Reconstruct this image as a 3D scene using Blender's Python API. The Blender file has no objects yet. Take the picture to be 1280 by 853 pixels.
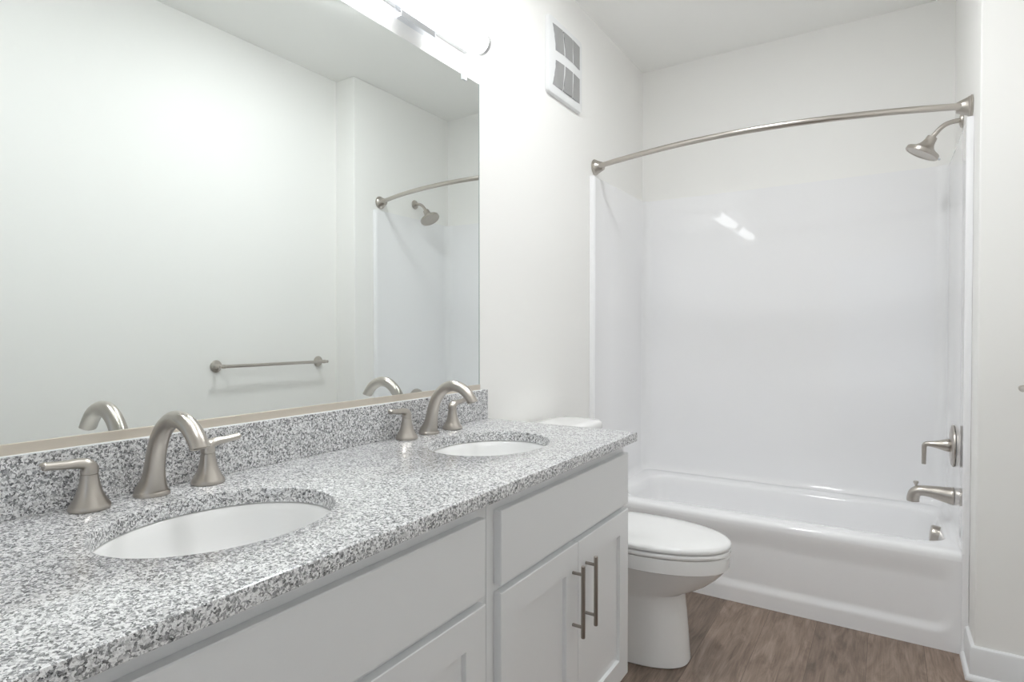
import bpy, bmesh, math, random
from mathutils import Vector, Matrix
random.seed(4)
S = bpy.context.scene
COL = S.collection
PI = math.pi

# ------------------------------------------------------------------ camera
cam = bpy.data.cameras.new('camera')
cam.sensor_width = 36.0
cam.lens = 736.6 / 1280 * 36.0
cam.clip_start = 0.02
cam_o = bpy.data.objects.new('camera', cam)
COL.objects.link(cam_o)
cam_o.location = (1.2648, 0.0, 1.1905)
cam_o.rotation_euler = (math.radians(90 - 0.79), 0, math.radians(32.497))
S.camera = cam_o

# ------------------------------------------------------------------ exposure, world, lights
S.view_settings.view_transform = 'Standard'
S.view_settings.look = 'None'
S.view_settings.gamma = 1.0
S.view_settings.use_curve_mapping = False
S.view_settings.exposure = 1.78
LAMP_STRENGTH = 1.9
LAMP_COLOR = (0.965, 0.985, 1.0)
CEILING_STRENGTH = 21.5
FILL_STRENGTH = 42.0
W = bpy.data.worlds.new('world')
W.use_nodes = True
W.node_tree.nodes['Background'].inputs['Color'].default_value = (0.80, 0.88, 1.0, 1)
W.node_tree.nodes['Background'].inputs['Strength'].default_value = 0.12
S.world = W
S.cycles.max_bounces = 14
S.cycles.diffuse_bounces = 8
S.cycles.glossy_bounces = 6

def area_light(name, loc, rot, sx, sy, power, color):
    l = bpy.data.lights.new(name, 'AREA')
    l.shape = 'RECTANGLE'; l.size = sx; l.size_y = sy
    l.energy = power; l.color = color
    o = bpy.data.objects.new(name, l); COL.objects.link(o)
    o.location = loc; o.rotation_euler = rot
    return o
# daylight of the room beyond the doorway behind the camera
area_light('doorway_daylight', (1.1, -1.9, 1.5), (math.radians(90), 0, 0), 1.6, 2.0, 1.6, (0.82, 0.91, 1.0))

# ------------------------------------------------------------------ materials
def new_mat(name):
    m = bpy.data.materials.new(name); m.use_nodes = True
    nt = m.node_tree
    return m, nt, nt.nodes['Principled BSDF'], nt.nodes, nt.links
def pbr(name, col, rough=0.5, metal=0.0, coat=0.0, spec=0.5, coat_rough=0.05):
    m, nt, b, N, L = new_mat(name)
    b.inputs['Base Color'].default_value = (*col, 1)
    b.inputs['Roughness'].default_value = rough
    b.inputs['Metallic'].default_value = metal
    b.inputs['Coat Weight'].default_value = coat
    b.inputs['Coat Roughness'].default_value = coat_rough
    b.inputs['Specular IOR Level'].default_value = spec
    return m
def painted(name, col, rough, scale=350.0, bump=0.03):
    m, nt, b, N, L = new_mat(name)
    b.inputs['Base Color'].default_value = (*col, 1)
    b.inputs['Roughness'].default_value = rough
    tc = N.new('ShaderNodeTexCoord'); no = N.new('ShaderNodeTexNoise')
    no.inputs['Scale'].default_value = scale; no.inputs['Detail'].default_value = 2
    bp = N.new('ShaderNodeBump'); bp.inputs['Strength'].default_value = bump; bp.inputs['Distance'].default_value = 0.002
    L.new(tc.outputs['Object'], no.inputs['Vector']); L.new(no.outputs['Fac'], bp.inputs['Height'])
    L.new(bp.outputs['Normal'], b.inputs['Normal'])
    return m
def brushed(name, col, rough):
    m, nt, b, N, L = new_mat(name)
    b.inputs['Metallic'].default_value = 1.0
    tc = N.new('ShaderNodeTexCoord'); no = N.new('ShaderNodeTexNoise')
    no.inputs['Scale'].default_value = 200; no.inputs['Detail'].default_value = 2
    mp = N.new('ShaderNodeMapping'); mp.inputs['Scale'].default_value = (1, 1, 6)
    rp = N.new('ShaderNodeMapRange'); rp.inputs['To Min'].default_value = rough + 0.005; rp.inputs['To Max'].default_value = rough + 0.015
    b.inputs['Base Color'].default_value = (*col, 1)
    L.new(tc.outputs['Object'], mp.inputs['Vector']); L.new(mp.outputs['Vector'], no.inputs['Vector'])
    L.new(no.outputs['Fac'], rp.inputs['Value']); L.new(rp.outputs['Result'], b.inputs['Roughness'])
    return m
def granite():
    m, nt, b, N, L = new_mat('granite')
    tc = N.new('ShaderNodeTexCoord')
    wn = N.new('ShaderNodeTexNoise'); wn.inputs['Scale'].default_value = 170; wn.inputs['Detail'].default_value = 2
    sub = N.new('ShaderNodeVectorMath'); sub.operation = 'SUBTRACT'; sub.inputs[1].default_value = (.5, .5, .5)
    sc = N.new('ShaderNodeVectorMath'); sc.operation = 'SCALE'; sc.inputs['Scale'].default_value = 0.010
    add = N.new('ShaderNodeVectorMath'); add.operation = 'ADD'
    L.new(tc.outputs['Object'], wn.inputs['Vector']); L.new(wn.outputs['Color'], sub.inputs[0])
    L.new(sub.outputs[0], sc.inputs[0]); L.new(sc.outputs[0], add.inputs[0]); L.new(tc.outputs['Object'], add.inputs[1])
    def layer(scale, stops):
        v = N.new('ShaderNodeTexVoronoi'); v.inputs['Scale'].default_value = scale
        sp = N.new('ShaderNodeSeparateColor'); r = N.new('ShaderNodeValToRGB'); r.color_ramp.interpolation = 'CONSTANT'
        e = r.color_ramp.elements
        while len(e) < len(stops): e.new(1.0)
        for k, (p, c) in enumerate(stops):
            e[k].position = p; e[k].color = (*c, 1)
        L.new(add.outputs[0], v.inputs['Vector']); L.new(v.outputs['Color'], sp.inputs[0]); L.new(sp.outputs[0], r.inputs[0])
        return r
    big = layer(320, [(0, (.008, .009, .011)), (.14, (.045, .047, .054)), (.25, (.25, .25, .26)), (.42, (.56, .56, .565)), (.64, (.86, .86, .865))])
    fine = layer(640, [(0, (.02, .02, .023)), (.14, (.31, .31, .32)), (.33, (.72, .72, .73)), (.62, (.82, .82, .82))])
    mx = N.new('ShaderNodeMix'); mx.data_type = 'RGBA'; mx.blend_type = 'MIX'; mx.inputs[0].default_value = 0.30
    L.new(big.outputs['Color'], mx.inputs[6]); L.new(fine.outputs['Color'], mx.inputs[7])
    L.new(mx.outputs[2], b.inputs['Base Color'])
    b.inputs['Roughness'].default_value = 0.15
    b.inputs['IOR'].default_value = 1.6
    b.inputs['Specular IOR Level'].default_value = 0.75
    return m
def planks():
    m, nt, b, N, L = new_mat('vinyl_plank')
    tc = N.new('ShaderNodeTexCoord')
    rot = N.new('ShaderNodeMapping'); rot.inputs['Rotation'].default_value = (0, 0, PI/2); rot.inputs['Location'].default_value = (0.33, 0.05, 0)
    br = N.new('ShaderNodeTexBrick')
    br.offset = 0.37; br.inputs['Scale'].default_value = 1.0
    br.inputs['Brick Width'].default_value = 1.22; br.inputs['Row Height'].default_value = 0.18
    br.inputs['Mortar Size'].default_value = 0.0008; br.inputs['Mortar Smooth'].default_value = 0.2
    br.inputs['Color1'].default_value = (0, 0, 0, 1); br.inputs['Color2'].default_value = (1, 1, 1, 1); br.inputs['Mortar'].default_value = (0.3, .3, .3, 1)
    L.new(tc.outputs['Object'], rot.inputs['Vector']); L.new(rot.outputs['Vector'], br.inputs['Vector'])
    # grain, shifted plank by plank
    sh = N.new('ShaderNodeVectorMath'); sh.operation = 'MULTIPLY_ADD'; sh.inputs[1].default_value = (3.7, 5.1, 2.3)
    L.new(br.outputs['Color'], sh.inputs[0]); L.new(tc.outputs['Object'], sh.inputs[2])
    mp = N.new('ShaderNodeMapping'); mp.inputs['Scale'].default_value = (17, 3.2, 1)
    L.new(sh.outputs[0], mp.inputs['Vector'])
    n1 = N.new('ShaderNodeTexNoise'); n1.inputs['Scale'].default_value = 1.0; n1.inputs['Detail'].default_value = 6; n1.inputs['Distortion'].default_value = 1.9; n1.inputs['Roughness'].default_value = .62
    mp2 = N.new('ShaderNodeMapping'); mp2.inputs['Scale'].default_value = (150, 7, 1)
    L.new(sh.outputs[0], mp2.inputs['Vector'])
    n2 = N.new('ShaderNodeTexNoise'); n2.inputs['Scale'].default_value = 1.0; n2.inputs['Detail'].default_value = 4; n2.inputs['Distortion'].default_value = .8
    L.new(mp.outputs[0], n1.inputs['Vector']); L.new(mp2.outputs[0], n2.inputs['Vector'])
    mixn = N.new('ShaderNodeMix'); mixn.data_type = 'FLOAT'; mixn.inputs[0].default_value = 0.30
    L.new(n1.outputs['Fac'], mixn.inputs[2]); L.new(n2.outputs['Fac'], mixn.inputs[3])
    rp = N.new('ShaderNodeValToRGB'); e = rp.color_ramp.elements
    e[0].position = .30; e[0].color = (.10, .068, .05, 1)
    e[1].position = .70; e[1].color = (.36, .275, .22, 1)
    k = e.new(.48); k.color = (.215, .157, .122, 1)
    L.new(mixn.outputs[0], rp.inputs[0])
    hs = N.new('ShaderNodeHueSaturation')
    mr = N.new('ShaderNodeMapRange'); mr.inputs['To Min'].default_value = 0.8; mr.inputs['To Max'].default_value = 1.25
    L.new(br.outputs['Color'], mr.inputs['Value']); L.new(mr.outputs[0], hs.inputs['Value']); L.new(rp.outputs[0], hs.inputs['Color'])
    dk = N.new('ShaderNodeMix'); dk.data_type = 'RGBA'; dk.inputs[7].default_value = (.11, .075, .056, 1)
    L.new(br.outputs['Fac'], dk.inputs[0]); L.new(hs.outputs[0], dk.inputs[6])
    L.new(dk.outputs[2], b.inputs['Base Color'])
    b.inputs['Roughness'].default_value = 0.42
    return m
def emitter(name, col, strength):
    m, nt, b, N, L = new_mat(name)
    b.inputs['Base Color'].default_value = (.9, .9, .9, 1)
    b.inputs['Emission Color'].default_value = (*col, 1)
    b.inputs['Emission Strength'].default_value = strength
    return m
M_WALL = painted('wall_paint', (.885, .88, .86), .55)
M_CEIL = painted('ceiling_paint', (.92, .92, .90), .7, 200, .05)
M_TRIM = pbr('trim_paint', (.82, .83, .84), .3)
M_CAB = painted('cabinet_paint', (.81, .82, .83), .36, 500, .015)
M_GEL = pbr('gelcoat', (.90, .90, .91), .035)
M_CHINA = pbr('vitreous_china', (.86, .86, .855), .07)
M_SEAT = pbr('seat_plastic', (.84, .84, .835), .14)
M_NICKEL = brushed('brushed_nickel', (.52, .485, .445), .29)
M_DARKN = brushed('dark_nickel', (.34, .31, .28), .3)
M_CHROME = pbr('chrome', (.80, .82, .86), .06, metal=1)
M_MIRROR = pbr('mirror_silver', (.895, .932, .922), 0.0, metal=1)
M_MEDGE = pbr('mirror_edge', (.30, .36, .34), .25)
M_CHANNEL = pbr('mirror_channel_metal', (.64, .58, .505), .38, metal=.55)
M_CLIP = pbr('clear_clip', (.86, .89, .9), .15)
M_CAP = pbr('satin_cap_metal', (.62, .62, .63), .3, metal=1)
M_GRAN = granite()
M_FLOOR = planks()
M_LAMP = emitter('lit_diffuser', LAMP_COLOR, LAMP_STRENGTH)
M_WHITE = pbr('white_plastic', (.80, .81, .815), .35)
M_BLACK = pbr('dark_void', (.03, .03, .03), .6)
def grille_mat():
    m, nt, b, N, L = new_mat('grille_slats')
    tc = N.new('ShaderNodeTexCoord'); sx = N.new('ShaderNodeSeparateXYZ')
    L.new(tc.outputs['Object'], sx.inputs[0])
    mu = N.new('ShaderNodeMath'); mu.operation = 'MULTIPLY'; mu.inputs[1].default_value = 2*PI/0.0075
    si = N.new('ShaderNodeMath'); si.operation = 'SINE'
    L.new(sx.outputs['Y'], mu.inputs[0]); L.new(mu.outputs[0], si.inputs[0])
    r = N.new('ShaderNodeValToRGB'); r.color_ramp.elements[0].position = .3; r.color_ramp.elements[0].color = (.26, .26, .26, 1)
    r.color_ramp.elements[1].position = .8; r.color_ramp.elements[1].color = (.52, .52, .515, 1)
    L.new(si.outputs[0], r.inputs[0]); L.new(r.outputs[0], b.inputs['Base Color'])
    b.inputs['Roughness'].default_value = .5
    return m
M_GRILLE = grille_mat()

# ------------------------------------------------------------------ mesh helpers
def finish(name, bm, mat, parent=None, bevel=0.0, smooth=True, seg=2, sharp=35, mats=None):
    me = bpy.data.meshes.new(name)
    bmesh.ops.recalc_face_normals(bm, faces=bm.faces[:])
    bm.to_mesh(me); bm.free()
    for x in (mats or [mat]): me.materials.append(x)
    if smooth:
        me.shade_smooth(); me.set_sharp_from_angle(angle=math.radians(sharp))
    o = bpy.data.objects.new(name, me); COL.objects.link(o)
    if parent is not None:
        o.parent = parent
        o.matrix_parent_inverse = parent.matrix_basis.inverted()
    if bevel:
        b = o.modifiers.new('bevel', 'BEVEL'); b.width = bevel; b.segments = seg; b.limit_method = 'ANGLE'; b.angle_limit = math.radians(40)
        b.harden_normals = True
    return o
def tag(o, label, cat, group=None):
    o['label'] = label; o['category'] = cat
    if group: o['group'] = group
    return o
def thing(name, loc, label, cat, group=None):
    o = bpy.data.objects.new(name, None); o.empty_display_size = .05
    COL.objects.link(o); o.location = loc
    return tag(o, label, cat, group)
def struct(o, label=None, cat=None):
    o['kind'] = 'structure'
    if label: o['label'] = label; o['category'] = cat
    return o
def box(bm, x0, x1, y0, y1, z0, z1):
    v = [bm.verts.new((x, y, z)) for x in (x0, x1) for y in (y0, y1) for z in (z0, z1)]
    fs = []
    for f in ((0, 1, 3, 2), (4, 6, 7, 5), (0, 4, 5, 1), (2, 3, 7, 6), (0, 2, 6, 4), (1, 5, 7, 3)):
        fs.append(bm.faces.new([v[i] for i in f]))
    return fs
def bm_box(*a):
    bm = bmesh.new(); box(bm, *a); return bm
def loft(bm, rings, cap0=True, cap1=True, closed=True):
    vs = [[bm.verts.new(p) for p in r] for r in rings]
    n = len(vs[0])
    for a, b in zip(vs, vs[1:]):
        for i in range(n if closed else n - 1):
            j = (i + 1) % n
            bm.faces.new((a[i], a[j], b[j], b[i]))
    if cap0: bm.faces.new(list(reversed(vs[0])))
    if cap1: bm.faces.new(vs[-1])
    return vs
def frame_from(d):
    d = Vector(d).normalized()
    up = Vector((0, 0, 1)) if abs(d.z) < .95 else Vector((0, 1, 0))
    a = d.cross(up).normalized(); b = d.cross(a).normalized()
    return a, b, d
def lathe(bm, origin, axis, prof, n=40, cap0=True, cap1=True):
    o = Vector(origin); a, b, d = frame_from(axis)
    rings = []
    for r, h in prof:
        r = max(r, 1e-4)
        rings.append([o + d*h + a*(r*math.cos(2*PI*i/n)) + b*(r*math.sin(2*PI*i/n)) for i in range(n)])
    loft(bm, rings, cap0, cap1)
def bez(P, m):
    """Catmull-Rom resample of (x,y,z,r...) control tuples"""
    out = []
    n = len(P)
    for i in range(n - 1):
        p0 = P[max(i-1, 0)]; p1 = P[i]; p2 = P[i+1]; p3 = P[min(i+2, n-1)]
        for k in range(m):
            t = k / m
            out.append(tuple(.5*((2*b) + (-a+c)*t + (2*a-5*b+4*c-d)*t*t + (-a+3*b-3*c+d)*t**3) for a, b, c, d in zip(p0, p1, p2, p3)))
    out.append(tuple(P[-1]))
    return out
def sweep(bm, P, n=28, m=6, side=None, last_dir=None, first_dir=None):
    """tube through (x,y,z,ra,rb); ra across, rb in the plane of the path; side = fixed across vector"""
    Q = bez(P, m)
    pts = [Vector(q[:3]) for q in Q]
    rings = []
    prev = None
    for i, q in enumerate(Q):
        d = (pts[min(i+1, len(pts)-1)] - pts[max(i-1, 0)]).normalized()
        if i == len(Q)-1 and last_dir: d = Vector(last_dir).normalized()
        if i == 0 and first_dir: d = Vector(first_dir).normalized()
        if side: a = (Vector(side) - d*Vector(side).dot(d)).normalized()
        elif prev is None: a = frame_from(d)[0]
        else: a = (prev - d*prev.dot(d)).normalized()
        prev = a
        b = d.cross(a).normalized()
        rings.append([pts[i] + a*(q[3]*math.cos(2*PI*k/n)) + b*(q[4]*math.sin(2*PI*k/n)) for k in range(n)])
    loft(bm, rings)
def rrect(cx, cy, hx, hy, r, z, k=8):
    """rounded rectangle ring, counter-clockwise"""
    r = min(r, hx, hy)
    out = []
    for sx, sy, a0 in ((1, 1, 0), (-1, 1, PI/2), (-1, -1, PI), (1, -1, 1.5*PI)):
        for i in range(k+1):
            a = a0 + PI/2*i/k
            out.append((cx + sx*(hx-r) + r*math.cos(a), cy + sy*(hy-r) + r*math.sin(a), z))
    return out
def sstep(a, b, x):
    t = min(1, max(0, (x-a)/(b-a))); return t*t*(3-2*t)

# ------------------------------------------------------------------ the room
XR, XA, YF, YB, YN, ZC = 1.688, 1.525, 2.552, 3.468, -1.0, 2.771
T = .1
struct(finish('floor', bm_box(-T, 2.6, -2.6, YB+T, -.06, 0), M_FLOOR, smooth=False), 'brown wood-look plank floor of the bathroom', 'floor')
struct(finish('ceiling', bm_box(-T, XR+T, YN-T, YB+T, ZC, ZC+.08), M_CEIL, smooth=False), 'flat off-white ceiling above the bathtub and vanity', 'ceiling')
struct(finish('wall_left', bm_box(-T, 0, YN-T, YB+T, 0, ZC), M_WALL, smooth=False), 'off-white wall carrying the mirror and exhaust grille', 'wall')
struct(finish('wall_right', bm_box(XR, XR+T, YN-T, YF, 0, ZC), M_WALL, smooth=False), 'off-white wall with the towel bar, seen in the mirror', 'wall')
struct(finish('wall_alcove', bm_box(XA, XR+T, YF, YB+T, 0, ZC), M_WALL, bevel=.006, seg=3), 'off-white wall end that steps out beside the bathtub', 'wall')
struct(finish('wall_far', bm_box(0, XA, YB, YB+T, 0, ZC), M_WALL, smooth=False), 'off-white wall above the shower surround behind the bathtub', 'wall')
bm = bmesh.new()
box(bm, 0, .70, YN-T, YN, 0, ZC); box(bm, 1.56, XR, YN-T, YN, 0, ZC); box(bm, .70, 1.56, YN-T, YN, 2.06, ZC)
struct(finish('wall_near', bm, M_WALL, smooth=False), 'off-white wall with the doorway behind the camera', 'wall')

# baseboard that wraps the wall end and runs along the right wall
def base_profile(path, h, t, rnd):
    """path: list of (x,y) along the wall face, room side to the left normal given per corner offsets"""
    rings = []
    for (x, y, ox, oy) in path:
        rings.append([(x, y, 0.0), (x+ox*t, y+oy*t, 0.0), (x+ox*t, y+oy*t, h-rnd), (x+ox*t*.75, y+oy*t*.75, h-rnd*.3), (x+ox*t*.3, y+oy*t*.3, h), (x, y, h)])
    return rings
bb_path = [(XA, 2.712, -1, 0), (XA, YF, -1, -1), (XR, YF, -1, -1), (XR, YN, -1, 0)]
bm = bmesh.new(); loft(bm, base_profile(bb_path, .115, .014, .014))
bbr = struct(finish('baseboard_right', bm, M_TRIM, sharp=30), 'white baseboard wrapping the wall end beside the bathtub', 'baseboard')
bm = bmesh.new()
rings = []
for (x, y, ox, oy) in bb_path:
    t0, t1 = .0135, .027
    pr = [(t0, 0), (t1, 0), (t1, .006), (t1-.003, .0125), (t0+.004, .018), (t0, .019)]
    rings.append([(x+ox*a, y+oy*a, z) for a, z in pr])
loft(bm, rings)
finish('shoe_molding', bm, M_TRIM, parent=bbr, sharp=50)
bm = bmesh.new(); loft(bm, base_profile([(0, 1.80, 1, 0), (0, 2.708, 1, 0)], .115, .014, .014))
struct(finish('baseboard_left', bm, M_TRIM, sharp=30), 'white baseboard behind the toilet', 'baseboard')

# ------------------------------------------------------------------ vanity cabinets
XF, XD = .555, .575      # face frame, door face
def panel_door(bm, y0, y1, z0, z1, st=.068, rec=.010):
    x0, x1 = XF+.0005, XD
    def R(x, i): return [bm.verts.new(p) for p in ((x, y0+i, z0+i), (x, y1-i, z0+i), (x, y1-i, z1-i), (x, y0+i, z1-i))]
    rs = [R(x0, 0), R(x1-.0015, 0), R(x1, .0015), R(x1, st), R(x1-rec, st+.0015)]
    for a, b in zip(rs, rs[1:]):
        for i in range(4): bm.faces.new((a[i], a[(i+1) % 4], b[(i+1) % 4], b[i]))
    bm.faces.new(rs[-1]); bm.faces.new(list(reversed(rs[0])))
def slab_front(bm, y0, y1, z0, z1):
    x0, x1 = XF+.0005, XD
    def R(x, i): return [bm.verts.new(p) for p in ((x, y0+i, z0+i), (x, y1-i, z0+i), (x, y1-i, z1-i), (x, y0+i, z1-i))]
    rs = [R(x0, 0), R(x1-.002, 0), R(x1, .002)]
    for a, b in zip(rs, rs[1:]):
        for i in range(4): bm.faces.new((a[i], a[(i+1) % 4], b[(i+1) % 4], b[i]))
    bm.faces.new(rs[-1]); bm.faces.new(list(reversed(rs[0])))
def bar_handle(parent, y, z0, z1):
    xb = .605
    bm = bmesh.new()
    lathe(bm, (xb, y, z0), (0, 0, 1), [(.0045, 0), (.0055, .001), (.0055, z1-z0-.001), (.0045, z1-z0)], 20)
    for z in (z0+.028, z1-.023):
        lathe(bm, (XD-.001, y, z), (1, 0, 0), [(.0042, 0), (.0042, xb-XD)], 14)
    h = finish('handle', bm, M_DARKN, parent=parent)
    h['label'] = 'brushed nickel bar pull'
    return h
def cabinet(y0, y1, fy0, fy1, ym, label, hl):
    t = thing('vanity_cabinet', (.28, (y0+y1)/2, 0), label, 'cabinet', 'vanity cabinets')
    bm = bmesh.new(); e = .0006
    box(bm, .003, XF-.02, y0+e, y0+.018, 0.0, .846); box(bm, .003, XF-.02, y1-.018, y1-e, 0.0, .846)
    box(bm, .003, .012, y0+.018, y1-.018, .10, .846); box(bm, .012, XF-.02, y0+.018, y1-.018, .10, .118)
    # face frame: stiles and rails
    box(bm, XF-.02, XF, y0+e, fy0+.02, .10, .846); box(bm, XF-.02, XF, fy1-.012, y1-e, .10, .846)
    box(bm, XF-.02, XF, fy0+.02, fy1-.012, .79, .846); box(bm, XF-.02, XF, fy0+.02, fy1-.012, .615, .67); box(bm, XF-.02, XF, fy0+.02, fy1-.012, .10, .125)
    box(bm, .03, XF-.022, fy0+.02, fy1-.012, .125, .13)
    box(bm, .47, .485, y0+.018, y1-.018, 0, .10)
    finish('body', bm, M_CAB, parent=t, smooth=False)
    bm = bmesh.new(); slab_front(bm, fy0, fy1, .651, .811); finish('drawer_front', bm, M_CAB, parent=t, sharp=20)
    for (a, b, hy) in ((fy0, ym-.0015, ym-.033), (ym+.0015, fy1, ym+.046)):
        bm = bmesh.new(); panel_door(bm, a, b, .108, .634)
        d = finish('door', bm, M_CAB, parent=t, sharp=20)
        bar_handle(d, hy, .398, .586)
    return t
cabinet(1.012, 1.776, 1.040, 1.770, 1.412, 'pale grey vanity cabinet with two nickel bar pulls beside the toilet', 1)
cabinet(.150, 1.011, .200, .984, .592, 'pale grey vanity cabinet under the nearest sink, cut by the photo edge', 0)

# ------------------------------------------------------------------ countertop with two oval openings
SINKS = [(.305, .585), (.302, 1.395)]
SRX, SRY = .162, .197
ZT, ZU = .875, .8465
CX0, CX1, CY0, CY1 = .001, .597, .13, 1.788
def countertop():
    bm = bmesh.new()
    n = 64
    outline = []
    rc = .006
    # outer outline as many points, hole rings, filled top and bottom by triangulation
    def outer(z, inset):
        x0, x1, y0, y1 = CX0, CX1-inset, CY0, CY1-inset*.6
        pts = []
        N = 40
        for i in range(N): pts.append((x0+(x1-x0)*i/N, y0, z))
        for i in range(N): pts.append((x1, y0+(y1-y0)*i/N, z))
        for i in range(N): pts.append((x1+(x0-x1)*i/N, y1, z))
        for i in range(N): pts.append((x0, y1+(y0-y1)*i/N, z))
        return pts
    def hole(c, z, grow):
        return [(c[0]+(SRX+grow)*math.cos(2*PI*i/n), c[1]+(SRY+grow)*math.sin(2*PI*i/n), z) for i in range(n)]
    # sides
    O = [(ZU, .001), (ZU+.001, 0), (ZT-.003, 0), (ZT-.0009, .0009), (ZT, .003)]
    ov = loft(bm, [outer(z, i) for z, i in O], False, False)
    H = [(ZU, 0), (ZT-.003, 0), (ZT-.0009, .0009), (ZT, .003)]
    hv = [loft(bm, [hole(c, z, g) for z, g in H], False, False) for c in SINKS]
    for k, flip in ((-1, False), (0, True)):
        edges = []
        for ring in [ov[k]] + [h[k] for h in hv]:
            for i in range(len(ring)):
                e = bm.edges.get((ring[i], ring[(i+1) % len(ring)]))
                edges.append(e)
        bmesh.ops.triangle_fill(bm, use_beauty=True, use_dissolve=False, edges=edges)
    return bm
ct = thing('countertop', (.3, .95, ZU), 'speckled grey granite countertop with two oval sink openings', 'countertop')
finish('slab', countertop(), M_GRAN, parent=ct, sharp=30)
finish('backsplash', bm_box(.001, .020, CY0, CY1, ZT+.0003, .981), M_GRAN, parent=ct, bevel=.0012)

finish('top_strip', bm_box(.0105, .0195, CY0+.001, 1.7545, .9808, .9828), M_CLIP, parent=ct, bevel=.0008)['label'] = 'white strip along the backsplash top'  # thin white strip laid on the backsplash top

# ------------------------------------------------------------------ sinks
def sink(c, label):
    t = thing('sink', (c[0], c[1], ZU-.15), label, 'sink', 'undermount sinks')
    bm = bmesh.new()
    n = 64
    prof = [(1.14, 0), (1.14, -.012), (1.06, -.014), (.99, -.06), (.86, -.115), (.6, -.148), (.3, -.158), (.13, -.160)]
    inner = [(1.14, -.0006), (1.03, -.0006), (1.0, -.004), (.975, -.02), (.93, -.055), (.80, -.105), (.56, -.136), (.28, -.147), (.13, -.149)]
    ring = lambda s, z: [(c[0]+SRX*s*math.cos(2*PI*i/n), c[1]+SRY*s*math.sin(2*PI*i/n), ZU+z) for i in range(n)]
    loft(bm, [ring(s, z) for s, z in reversed(prof[1:])] + [ring(s, z) for s, z in inner], False, False)
    finish('bowl', bm, M_CHINA, parent=t, sharp=60)
    bm = bmesh.new()
    lathe(bm, (c[0], c[1], ZU-.152), (0, 0, 1), [(.018, 0), (.026, .003), (.026, .006), (.019, .007), (.016, .003), (.001, .003)], 32)
    finish('drain', bm, M_NICKEL, parent=t)
    return t
sink(SINKS[0], 'white oval undermount sink in the near half of the countertop')
sink(SINKS[1], 'white oval undermount sink at the far end of the countertop')

# ------------------------------------------------------------------ faucets
def faucet(y, label):
    t = thing('faucet', (.058, y, ZT), label, 'faucet', 'widespread sink faucets')
    bm = bmesh.new(); z = ZT+.0004
    P = [(.056, 0, .0, .0320, .0320), (.056, 0, .004, .0318, .0318), (.0563, 0, .011, .0285, .0285), (.0625, 0, .030, .0215, .0225), (.0675, 0, .055, .0182, .0195), (.075, 0, .085, .0172, .018),
         (.089, 0, .115, .0168, .0172), (.111, 0, .139, .0166, .0168), (.139, 0, .1525, .0166, .0166), (.169, 0, .1525, .0166, .0163), (.196, 0, .141, .0168, .016), (.215, 0, .1235, .017, .0152), (.2265, 0, .108, .0172, .0145)]
    sweep(bm, [(a, y+b, z+c, d, e) for a, b, c, d, e in P], n=32, m=5, side=(0, 1, 0), first_dir=(0, 0, 1), last_dir=(.30, 0, -1))
    sp = finish('spout', bm, M_NICKEL, parent=t, sharp=50)
    bm = bmesh.new(); lathe(bm, (.2262, y, z+.1085), (.30, 0, -1), [(.0105, -.004), (.0105, .0016), (.009, .0018), (.002, .0012)], 24)
    finish('aerator', bm, M_DARKN, parent=sp)
    for s in (-1, 1):
        hy = y + s*.109
        bm = bmesh.new()
        lathe(bm, (.063, hy, z), (0, 0, 1), [(.031, .0), (.0325, .002), (.0325, .006), (.0305, .010), (.0255, .018), (.020, .030), (.0162, .045), (.0143, .058), (.0138, .0625), (.0125, .063), (.0125, .0645)], 40)
        h = finish('handle', bm, M_NICKEL, parent=t, sharp=40)
        bm = bmesh.new()
        L = [(.063, 0, .0645, .0138, .0138), (.063, 0, .0665, .0142, .0142), (.063, s*.0005, .074, .0142, .0138), (.063, s*.006, .0815, .0136, .0108), (.063, s*.018, .0845, .0120, .0092), (.063, s*.036, .0855, .0104, .0078), (.063, s*.056, .0872, .0096, .0072), (.063, s*.0675, .0884, .0095, .0074), (.063, s*.069, .0885, .0080, .006)]
        sweep(bm, [(a, hy+b, z+c, d, e) for a, b, c, d, e in L], n=24, m=5, side=(1, 0, 0), first_dir=(0, 0, 1))
        finish('lever', bm, M_NICKEL, parent=h, sharp=50)
    return t
faucet(.589, 'large brushed nickel two-handle faucet behind the nearest sink')
faucet(1.414, 'brushed nickel two-handle faucet behind the far sink near the mirror end')

# ------------------------------------------------------------------ mirror
mt = thing('wall_mirror', (0, .96, 1.0), 'large frameless wall mirror above the granite backsplash', 'mirror')
bm = bmesh.new(); fs = box(bm, .0015, .006, .15, 1.7513, .990, 2.094)
fs[1].material_index = 0
for i, f in enumerate(fs):
    f.material_index = 0 if i == 1 else 1
finish('edge_strip', bm_box(.0012, .0064, 1.7512, 1.7549, 1.002, 2.0945), M_MEDGE, parent=mt, smooth=False)['label'] = 'grey-green polished mirror edge'
finish('pane', bm, None, parent=mt, smooth=False, mats=[M_MIRROR, M_MEDGE])
bm = bmesh.new(); box(bm, .001, .010, .148, 1.7545, .9815, 1.0015)
finish('bottom_channel', bm, M_CHANNEL, parent=mt, bevel=.0008)['label'] = 'tan metal channel under the mirror'
for y in (1.663, .45):
    bm = bmesh.new(); box(bm, .0062, .0105, y-.011, y+.011, 2.078, 2.094); box(bm, .0005, .0105, y-.011, y+.011, 2.094, 2.108)
    lathe(bm, (.0105, y, 2.101), (1, 0, 0), [(.004, 0), (.0035, .001), (.001, .0012)], 12)
    finish('clip', bm, M_CLIP, parent=mt, bevel=.0015)

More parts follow.
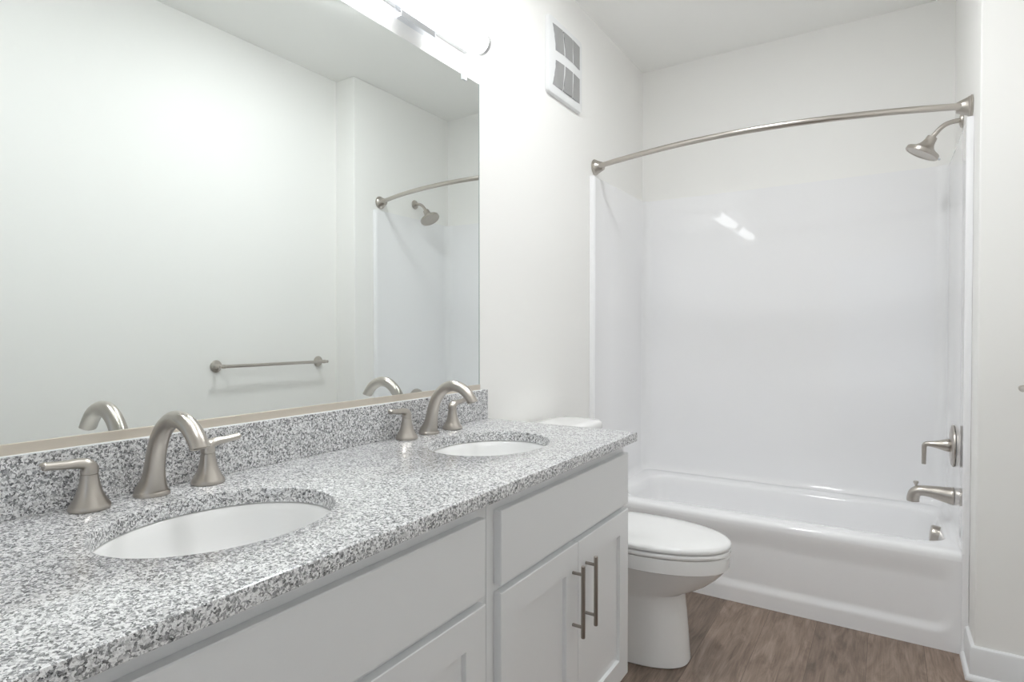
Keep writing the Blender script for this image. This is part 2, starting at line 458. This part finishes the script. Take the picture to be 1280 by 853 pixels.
# ------------------------------------------------------------------ vanity lights
def vanity_light(yc, label):
    t = thing('vanity_light', (0, yc, 2.13), label, 'light', 'vanity lights over the mirror')
    finish('backplate', bm_box(.0005, .018, yc-.29, yc+.29, 2.174, 2.232), M_WHITE, parent=t, bevel=.002)
    finish('bracket', bm_box(.0185, .043, yc-.078, yc+.078, 2.131, 2.1725), M_CHROME, parent=t, bevel=.0012)['label'] = 'chrome centre block'
    bm = bmesh.new(); hl = .318
    lathe(bm, (.0555, yc-hl, 2.203), (0, 1, 0), [(.026, 0), (.033, .006), (.033, 2*hl-.006), (.026, 2*hl)], 32)
    d = finish('diffuser', bm, M_LAMP, parent=t); d['label'] = 'lit white tube'
    for s in (-1, 1):
        bm = bmesh.new(); lathe(bm, (.0555, yc+s*(hl+.0004), 2.203), (0, s, 0), [(.0335, -.010), (.0345, -.008), (.0345, .004), (.030, .007), (.010, .008)], 32)
        finish('end_cap', bm, M_CAP, parent=t)
    return t
vanity_light(1.386, 'lit white tube light on a chrome bracket above the mirror end')
vanity_light(.575, 'second lit tube light above the near sink, mostly out of frame')

# ------------------------------------------------------------------ ceiling light (above the frame, in front of the bathtub)
M_DOME = emitter('lit_dome', LAMP_COLOR, CEILING_STRENGTH)
cl = thing('ceiling_light', (.78, 1.90, ZC), 'round flush ceiling light in front of the bathtub, above the frame', 'light')
bm = bmesh.new(); lathe(bm, (.78, 1.90, ZC-.0003), (0, 0, -1), [(.150, 0), (.152, .004), (.150, .018), (.138, .021)], 48)
finish('rim', bm, M_WHITE, parent=cl)
bm = bmesh.new(); lathe(bm, (.78, 1.90, ZC-.0215), (0, 0, -1), [(.132, 0), (.131, .004), (.120, .010), (.08, .014), (.03, .015), (.002, .015)], 48)
finish('diffuser', bm, M_DOME, parent=cl)

M_FILL = emitter('lit_fill', LAMP_COLOR, FILL_STRENGTH)  # unseen fill lamp, added to brighten the near counter and cabinet
cn = thing('fill_light', (.66, .55, ZC), 'added round fill light on the ceiling over the near end of the vanity, above the frame', 'light')
bm = bmesh.new(); lathe(bm, (.66, .55, ZC-.0003), (0, 0, -1), [(.100, 0), (.101, .004), (.096, .008), (.082, .009)], 48)
finish('fill_ring', bm, M_WHITE, parent=cn)
bm = bmesh.new(); lathe(bm, (.66, .55, ZC-.0095), (0, 0, -1), [(.080, 0), (.080, .002), (.002, .0025)], 48)
finish('diffuser', bm, M_FILL, parent=cn)

# ------------------------------------------------------------------ exhaust fan grille
vt = thing('exhaust_fan', (0, 2.42, 2.41), 'white exhaust fan cover with grey grilles high on the wall', 'fan')
def vent_frame():
    bm = bmesh.new()
    ya, yb, za, zb = 2.253, 2.590, 2.243, 2.583
    n, m = 40, 16
    # domed cover: front height over a rounded rectangle
    def ring(ins, x):
        return [(x(yy, zz), yy, zz) for yy, zz, _ in rrect((ya+yb)/2, (za+zb)/2, (yb-ya)/2-ins, (zb-za)/2-ins, max(.022-ins*.5, .004), 0, 6)]
    dome = lambda y, z: .012*(1-((y-2.4215)/.1685)**2)*(1-.4*((z-2.413)/.17)**2)
    rs = [ring(0, lambda y, z: .0005), ring(0, lambda y, z: .010), ring(.003, lambda y, z: .0155+dome(y, z)), ring(.010, lambda y, z: .0175+dome(y, z)),
          ring(.02, lambda y, z: .018+dome(y, z)), ring(.06, lambda y, z: .018+dome(y, z)), ring(.11, lambda y, z: .018+dome(y, z)), ring(.155, lambda y, z: .018+dome(y, z))]
    loft(bm, rs)
    return bm, dome
bm, dome = vent_frame()
finish('cover', bm, M_WHITE, parent=vt, sharp=40)
def cell(c, z0, z1):
    # side edges bow inwards towards the middle of the cover
    def edge(k, z):
        bow = 1-((z-2.413)/.14)**2
        return [2.280+.028*bow, 2.366+.012*bow, 2.376+.012*bow, 2.460+.002*bow, 2.469+.002*bow, 2.549-.003*bow][k]
    bm = bmesh.new(); n = 8
    top, bot = [], []
    F = []; Bk = []
    for i in range(n+1):
        z = z0+(z1-z0)*i/n
        row = []; rb = []
        for j in range(5):
            y = edge(2*c, z)+(edge(2*c+1, z)-edge(2*c, z))*j/4
            row.append(bm.verts.new((.0188+dome(y, z), y, z))); rb.append(bm.verts.new((.014+dome(y, z), y, z)))
        F.append(row); Bk.append(rb)
    for i in range(n):
        for j in range(4):
            bm.faces.new((F[i][j], F[i][j+1], F[i+1][j+1], F[i+1][j])); bm.faces.new((Bk[i][j], Bk[i+1][j], Bk[i+1][j+1], Bk[i][j+1]))
        bm.faces.new((F[i][0], F[i+1][0], Bk[i+1][0], Bk[i][0])); bm.faces.new((F[i][4], Bk[i][4], Bk[i+1][4], F[i+1][4]))
    for j in range(4):
        bm.faces.new((F[0][j], Bk[0][j], Bk[0][j+1], F[0][j+1])); bm.faces.new((F[n][j], F[n][j+1], Bk[n][j+1], Bk[n][j]))
    finish('grille', bm, M_GRILLE, parent=vt, sharp=40)['label'] = 'grey slatted opening'
for c in range(3):
    cell(c, 2.437, 2.547); cell(c, 2.280, 2.394)

# ------------------------------------------------------------------ bathtub
TX0, TX1, TY0, TY1, TZ = .001, 1.524, 2.717, 3.467, .375
tub = thing('bathtub', (.76, 3.09, 0), 'white alcove bathtub with a recessed apron along the far wall', 'bathtub')
bm = bmesh.new()
cx, cy, hx, hy = (TX0+TX1)/2, (TY0+TY1)/2, (TX1-TX0)/2, (TY1-TY0)/2
K = 10
bx0, bx1, by0, by1 = .13, 1.462, 2.826, 3.325
bcx, bcy, bhx, bhy = (bx0+bx1)/2, (by0+by1)/2, (bx1-bx0)/2, (by1-by0)/2
ZA = .343
rings = [rrect(cx, cy, hx, hy, .002, ZA, K), rrect(cx, cy, hx-.0008, hy-.0008, .004, TZ-.020, K), rrect(cx, cy, hx-.004, hy-.004, .008, TZ-.010, K), rrect(cx, cy, hx-.011, hy-.011, .012, TZ-.003, K), rrect(cx, cy, hx-.024, hy-.024, .02, TZ, K),
         rrect(bcx, bcy, bhx+.014, bhy+.014, .11, TZ-.001, K), rrect(bcx, bcy, bhx+.004, bhy+.004, .105, TZ-.005, K), rrect(bcx, bcy, bhx-.004, bhy-.004, .10, TZ-.016, K), rrect(bcx, bcy, bhx-.010, bhy-.008, .10, TZ-.05, K),
         rrect(bcx, bcy, bhx-.025, bhy-.02, .10, .25, K), rrect(bcx+.01, bcy, bhx-.05, bhy-.045, .11, .14, K), rrect(bcx+.02, bcy, bhx-.085, bhy-.075, .11, .10, K), rrect(bcx+.02, bcy, bhx-.14, bhy-.13, .10, .085, K)]
loft(bm, rings, False, True)
# apron as a height field with the recessed panel
NX, NZ = 150, 70
def dep(x, z):
    # distance from the border of a rounded panel outline, then a soft step
    px0, px1, pz0, pz1, r = .035, 1.488, .058, .60, .07
    dx = max(px0+r-x, x-(px1-r), 0); dz = max(pz0+r-z, 0)
    d = r-math.hypot(dx, dz)
    if not (px0 <= x <= px1) or z < pz0: d = min(d, 0)
    return .010*sstep(0, .042, d)*(1-sstep(.250, ZA-.001, z))
grid = []
for i in range(NX+1):
    x = TX0+(TX1-TX0)*i/NX
    grid.append([bm.verts.new((x, TY0+dep(x, ZA*j/NZ), ZA*j/NZ)) for j in range(NZ+1)])
for i in range(NX):
    for j in range(NZ):
        bm.faces.new((grid[i][j], grid[i+1][j], grid[i+1][j+1], grid[i][j+1]))
finish('tub_shell', bm, M_GEL, parent=tub, sharp=60)
bm = bmesh.new(); lathe(bm, (1.452, 3.08, .330), (-1, 0, .12), [(.036, -.006), (.037, .020), (.034, .026), (.012, .028), (.002, .0275)], 36)
ov = finish('overflow_plate', bm, M_NICKEL, parent=tub); ov['label'] = 'brushed nickel overflow plate'
bm = bmesh.new(); lathe(bm, (1.25, 3.08, .084), (0, 0, 1), [(.034, 0), (.034, .004), (.028, .006), (.006, .005)], 32)
finish('drain', bm, M_NICKEL, parent=tub)

# ------------------------------------------------------------------ shower surround
def surround():
    bm = bmesh.new()
    zb, zt = TZ+.0005, 1.978
    path = []   # plan view of the inner face, left flange to right flange
    path += [(.0008, 2.709), (.012, 2.709), (.0205, 2.7125), (.0245, 2.720), (.0235, 2.734), (.020, 2.745)]
    def corner(cx, cy, r, a0, a1, k=10):
        return [(cx+r*math.cos(a0+(a1-a0)*i/k), cy+r*math.sin(a0+(a1-a0)*i/k)) for i in range(k+1)]
    path += [(.019, 2.95), (.022, 3.20)]
    path += corner(.022+.055, 3.44-.055, .055, PI, PI/2)
    path += [(.35, 3.443), (.76, 3.445), (1.15, 3.443)]
    path += corner(1.502-.055, 3.44-.055, .055, PI/2, 0)
    path += [(1.506, 3.15), (1.507, 2.90), (1.507, 2.745), (1.5035, 2.732), (1.5025, 2.718), (1.506, 2.7115), (1.513, 2.709), (1.5242, 2.709)]
    back = [(.0008, YB-.001), (1.5242, YB-.001)]
    def ring(z, sh):
        out = []
        for x, y in path:
            ox = min(x, .0245) if x < .76 else max(x, 1.5025)
            out.append((x, y, z))
        return out
    # inner face with a cove onto the tub rim and a rolled top edge; panel bows with a faint waist
    zs = [zb, zb+.0006, zb+.002, zb+.005, zb+.010, zb+.017, zb+.025, zb+.034, zb+.05, .6, .9, 1.2, 1.25, 1.3, 1.6, 1.9, zt-.012, zt-.004, zt]
    rows = []
    cxm, cym = .7625, 3.08
    for z in zs:
        hh = min(z-zb, .034); cove = .026*(1-math.sqrt(max(0, 1-(1-hh/.034)**2)))
        roll = -.0*max(0, (z-(zt-.012))/.012)**2
        row = []
        for x, y in path:
            if y < 2.746: row.append(bm.verts.new((x, y, z))); continue
            k = cove + roll
            dx = k if x < .1 else (-k if x > 1.42 else 0)
            dy = -k if y > 3.38 else 0
            row.append(bm.verts.new((x+dx, y+dy, z)))
        rows.append(row)
    for a, b in zip(rows, rows[1:]):
        for i in range(len(path)-1): bm.faces.new((a[i], a[i+1], b[i+1], b[i]))
    # top cap and the hidden outer faces against the walls
    def outer_row(z):
        o = []
        for x, y in path:
            if y < 2.9: o.append((.0008 if x < .76 else 1.5242, y, z))
            elif x < .05: o.append((.0008, min(y, YB-.001), z))
            elif x > 1.475: o.append((1.5242, min(y, YB-.001), z))
            else: o.append((min(max(x, .0008), 1.5242), YB-.001, z))
        return [bm.verts.new(p) for p in o]
    ot, ob = outer_row(zt), outer_row(zb)
    for i in range(len(path)-1):
        bm.faces.new((rows[-1][i], rows[-1][i+1], ot[i+1], ot[i]))
        bm.faces.new((ot[i], ot[i+1], ob[i+1], ob[i]))
    # flange legs that carry down to the floor beside the apron
    for (x0, x1) in ((.0008, .0225), (1.503, 1.5242)):
        fs = rrect((x0+x1)/2, 2.7125, (x1-x0)/2, .0037, .003, 0, 4)
        loft(bm, [[(x, y, z) for x, y, _ in fs] for z in (.0005, zb+.001)])
    bmesh.ops.remove_doubles(bm, verts=bm.verts[:], dist=1e-5)
    return bm
so = finish('shower_surround', surround(), M_GEL, sharp=50)
tag(so, 'glossy white three-wall shower surround standing on the bathtub rim', 'shower surround')

# ------------------------------------------------------------------ shower curtain rod
rod = thing('shower_curtain_rod', (.76, 2.75, 2.03), 'curved brushed nickel shower curtain rod across the bathtub opening', 'curtain rod')
bm = bmesh.new()
R0 = [(.006, 2.766), (.14, 2.716), (.30, 2.670), (.46, 2.634), (.62, 2.612), (.78, 2.606), (.94, 2.616), (1.10, 2.640), (1.26, 2.678), (1.40, 2.722), (1.519, 2.766)]
sweep(bm, [(x, y, 2.033, .0125, .0125) for x, y in R0], n=20, m=5, side=(0, 0, 1))
finish('rod', bm, M_NICKEL, parent=rod)
for x, s in ((.0005, 1), (1.5245, -1)):
    bm = bmesh.new()
    pass
    lathe(bm, (x, 2.768, 2.033), (s, 0, 0), [(.0395, 0), (.0405, .002), (.0405, .005), (.0365, .007), (.0365, .012), (.0335, .0145), (.027, .031), (.0205, .046), (.0185, .049), (.0128, .049)], 40)
    finish('flange', bm, M_NICKEL, parent=rod, sharp=30)

# ------------------------------------------------------------------ shower head
sh = thing('shower_fixture', (1.525, 3.10, 2.08), 'brushed nickel shower head on a bent arm above the surround', 'shower head')
SY = 3.10
bm = bmesh.new(); lathe(bm, (1.5245, SY, 2.081), (-1, 0, 0), [(.030, 0), (.031, .003), (.029, .008), (.018, .012), (.0125, .013)], 36)
finish('flange', bm, M_NICKEL, parent=sh)
bm = bmesh.new()
sweep(bm, [(x, SY, z, .0098, .0098) for x, z in ((1.520, 2.081), (1.495, 2.0805), (1.470, 2.075), (1.450, 2.062), (1.433, 2.043), (1.418, 2.024))], n=18, m=5, side=(0, 1, 0))
finish('arm', bm, M_NICKEL, parent=sh)
bm = bmesh.new()
ax = Vector((-.60, 0, -.80)).normalized()
ax = Vector((-.50, 0, -.85)).normalized()
lathe(bm, (1.420, SY, 2.026), ax, [(.013, -.004), (.0195, -.002), (.0205, .004), (.0215, .016), (.025, .028), (.032, .040), (.046, .051), (.0625, .058), (.0655, .061), (.0665, .074), (.0645, .0765), (.058, .077), (.056, .0745), (.002, .0745)], 40)
hd = finish('head', bm, M_NICKEL, parent=sh, sharp=35)
bm = bmesh.new()
a, b_, d_ = frame_from(ax)
o_ = Vector((1.420, SY, 2.026)) + ax*.070 + Vector((.85, 0, -.50)).normalized()*.063
lathe(bm, o_, Vector((.85, 0, -.50)), [(.005, 0), (.005, .009), (.004, .011)], 12)
finish('spray_lever', bm, M_CLIP, parent=hd)

# ------------------------------------------------------------------ shower valve and tub spout
XS = 1.5055
va = thing('shower_valve', (XS, 3.09, .714), 'brushed nickel shower valve with round plate and down-turned lever', 'valve')
bm = bmesh.new(); lathe(bm, (XS, 3.09, .714), (-1, 0, 0), [(.086, .0003), (.088, .002), (.087, .006), (.080, .011), (.060, .0135), (.034, .015), (.030, .015)], 48)
finish('escutcheon', bm, M_NICKEL, parent=va)
bm = bmesh.new(); lathe(bm, (XS-.0145, 3.09, .714), (-1, 0, 0), [(.026, 0), (.0275, .004), (.0265, .012), (.0215, .028), (.0155, .048), (.0120, .066), (.0112, .074)], 32)
finish('hub', bm, M_NICKEL, parent=va)
bm = bmesh.new()
xl = XS-.0885
sweep(bm, [(xl, 3.09, .714, .0108, .0108), (xl-.006, 3.09, .7135, .0104, .0104), (xl-.0125, 3.09, .708, .0098, .0098), (xl-.015, 3.09, .699, .0092, .0092), (xl-.0155, 3.09, .67, .0088, .0085), (xl-.0160, 3.09, .626, .0096, .008)], n=20, m=5, side=(0, 1, 0), first_dir=(-1, 0, 0))
finish('lever', bm, M_NICKEL, parent=va, sharp=50)
ts = thing('tub_spout', (XS, 3.09, .50), 'brushed nickel bathtub spout with a diverter knob over the tub', 'faucet')
bm = bmesh.new()
P = [(XS-.0003, .501, .0365, .0365), (XS-.006, .501, .0370, .0370), (XS-.012, .5015, .0345, .0355), (XS-.04, .505, .0310, .0310), (XS-.07, .5085, .0270, .0260), (XS-.10, .510, .0245, .0225), (XS-.122, .507, .0235, .0225), (XS-.136, .495, .0230, .0225), (XS-.141, .476, .0230, .0235), (XS-.1415, .460, .0230, .0235)]
sweep(bm, [(x, 3.09, z, a, b) for x, z, a, b in P], n=28, m=5, side=(0, 1, 0), first_dir=(-1, 0, 0), last_dir=(0, 0, -1))
spo = finish('spout', bm, M_NICKEL, parent=ts, sharp=50)
bm = bmesh.new(); lathe(bm, (XS-.130, 3.09, .515), (-.06, 0, 1), [(.006, 0), (.0045, .010), (.0045, .016), (.0095, .026), (.0100, .031), (.008, .033)], 18)
finish('diverter_knob', bm, M_NICKEL, parent=spo)

# ------------------------------------------------------------------ toilet
TYC = 2.125
toi = thing('toilet', (.4, TYC, 0), 'white elongated toilet between the vanity and the bathtub', 'toilet')
def egg(xf, xb, xc, hw, n, nb, z, m=56, yc=None):
    pts = []
    for i in range(m):
        t = 2*PI*i/m
        c, s = math.cos(t), math.sin(t)
        if c >= 0:
            x = xc+(xf-xc)*abs(c)**(2/n); y = hw*math.copysign(abs(s)**(2/n), s)
        else:
            x = xc-(xc-xb)*abs(c)**(2/nb); y = hw*math.copysign(abs(s)**(2/nb), s)
        pts.append((x, TYC+y, z))
    return pts
bm = bmesh.new()
R = [(.664, .22, .42, .118, 2.5, 4, 0.0), (.670, .22, .42, .122, 2.5, 4, .004), (.669, .22, .42, .121, 2.5, 4, .02), (.664, .22, .42, .117, 2.45, 4, .09), (.657, .22, .42, .114, 2.4, 4, .18), (.651, .20, .42, .115, 2.35, 4, .235), (.652, .18, .43, .119, 2.3, 4, .252),
     (.668, .15, .44, .122, 2.3, 4, .262), (.698, .11, .45, .127, 2.25, 4, .276), (.734, .08, .46, .137, 2.2, 4, .298), (.766, .06, .48, .150, 2.15, 4, .325), (.787, .05, .49, .163, 2.12, 4, .348), (.800, .05, .49, .1735, 2.1, 4, .3645),
     (.8055, .05, .49, .1785, 2.1, 4, .3675), (.8085, .05, .49, .1795, 2.1, 4, .410), (.806, .053, .49, .1780, 2.1, 4, .4165), (.72, .12, .49, .13, 2.1, 3, .4165)]
loft(bm, [egg(a, b, c, d, n, nb, z) for a, b, c, d, n, nb, z in R])
finish('bowl', bm, M_CHINA, parent=toi, sharp=24)
bm = bmesh.new()
R = [(.806, .30, .50, .177, 2.08, 3, .418), (.8105, .297, .50, .1805, 2.08, 3, .421), (.811, .297, .50, .181, 2.08, 3, .431), (.806, .30, .50, .177, 2.08, 3, .4355)]
loft(bm, [egg(a, b, c, d, n, nb, z) for a, b, c, d, n, nb, z in R])
finish('seat', bm, M_SEAT, parent=toi, sharp=50)
bm = bmesh.new()
R = [(.800, .285, .50, .172, 2.08, 3, .4385), (.8105, .28, .50, .181, 2.08, 3, .4405), (.812, .28, .50, .182, 2.08, 3, .448), (.808, .283, .50, .179, 2.08, 3, .455), (.795, .29, .50, .168, 2.08, 3, .4595), (.72, .32, .50, .115, 2.08, 3, .4635), (.58, .40, .50, .04, 2.08, 3, .465)]
loft(bm, [egg(a, b, c, d, n, nb, z) for a, b, c, d, n, nb, z in R])
finish('lid', bm, M_SEAT, parent=toi, sharp=50)
bm = bmesh.new()
loft(bm, [rrect(.126, TYC, hx_, hy_, r_, z, 6) for hx_, hy_, r_, z in ((.086, .185, .03, .4175), (.090, .190, .035, .435), (.098, .205, .04, .62), (.100, .212, .04, .784))])
tk = finish('tank', bm, M_CHINA, parent=toi, sharp=50)
bm = bmesh.new()
def lidring(g, z):
    out = []
    for x, y, _ in rrect(.130, TYC, .112+g, .226+g, .055, 0, 8):
        if x > .12: x += .018*(1-((y-TYC)/.24)**2)
        out.append((x, y, z))
    return out
loft(bm, [lidring(-.003, .785), (lidring(0, .788)), lidring(0, .808), lidring(-.003, .815), lidring(-.012, .8195), lidring(-.05, .822)])
finish('tank_lid', bm, M_CHINA, parent=toi, sharp=50)
bm = bmesh.new()
lathe(bm, (.222, TYC-.15, .71), (1, 0, 0), [(.014, 0), (.014, .006), (.007, .008), (.007, .016)], 20)
sweep(bm, [(.240, TYC-.15, .71, .006, .008), (.242, TYC-.11, .708, .005, .007), (.242, TYC-.075, .702, .005, .008)], n=14, m=4)
finish('flush_lever', bm, M_CHROME, parent=toi)
for s in (-1, 1):
    bm = bmesh.new(); lathe(bm, (.285, TYC+s*.075-.02, .436), (0, 1, 0), [(.012, 0), (.014, .003), (.014, .037), (.012, .04)], 18)
    finish('hinge', bm, M_SEAT, parent=toi)

# ------------------------------------------------------------------ towel bar
tb = thing('towel_bar', (XR, 2.08, 1.015), 'brushed nickel towel bar on the right wall, seen in the mirror', 'towel bar')
XB = 1.622
bm = bmesh.new(); lathe(bm, (XB, 1.752, 1.017), (0, 1, 0), [(.0088, 0), (.0088, .650)], 20)
finish('bar', bm, M_NICKEL, parent=tb)
for y in (1.752, 2.402):
    bm = bmesh.new()
    lathe(bm, (XR-.0005, y, 1.017), (-1, 0, 0), [(.0305, 0), (.0315, .002), (.0315, .005), (.0285, .0065), (.0275, .009), (.0235, .0105), (.0220, .013), (.0150, .0155), (.0110, .022), (.0082, .034), (.0080, .050), (.0095, .058)], 36)
    p_ = finish('post', bm, M_NICKEL, parent=tb, sharp=30)
    s = 1 if y > 2 else -1
    bm = bmesh.new(); lathe(bm, (XB, y-s*.016, 1.017), (0, s, 0), [(.0088, 0), (.0105, .003), (.0108, .016), (.0098, .022), (.0065, .025), (.0060, .028), (.0085, .032), (.0085, .037), (.005, .040)], 24)
    finish('finial', bm, M_NICKEL, parent=p_)
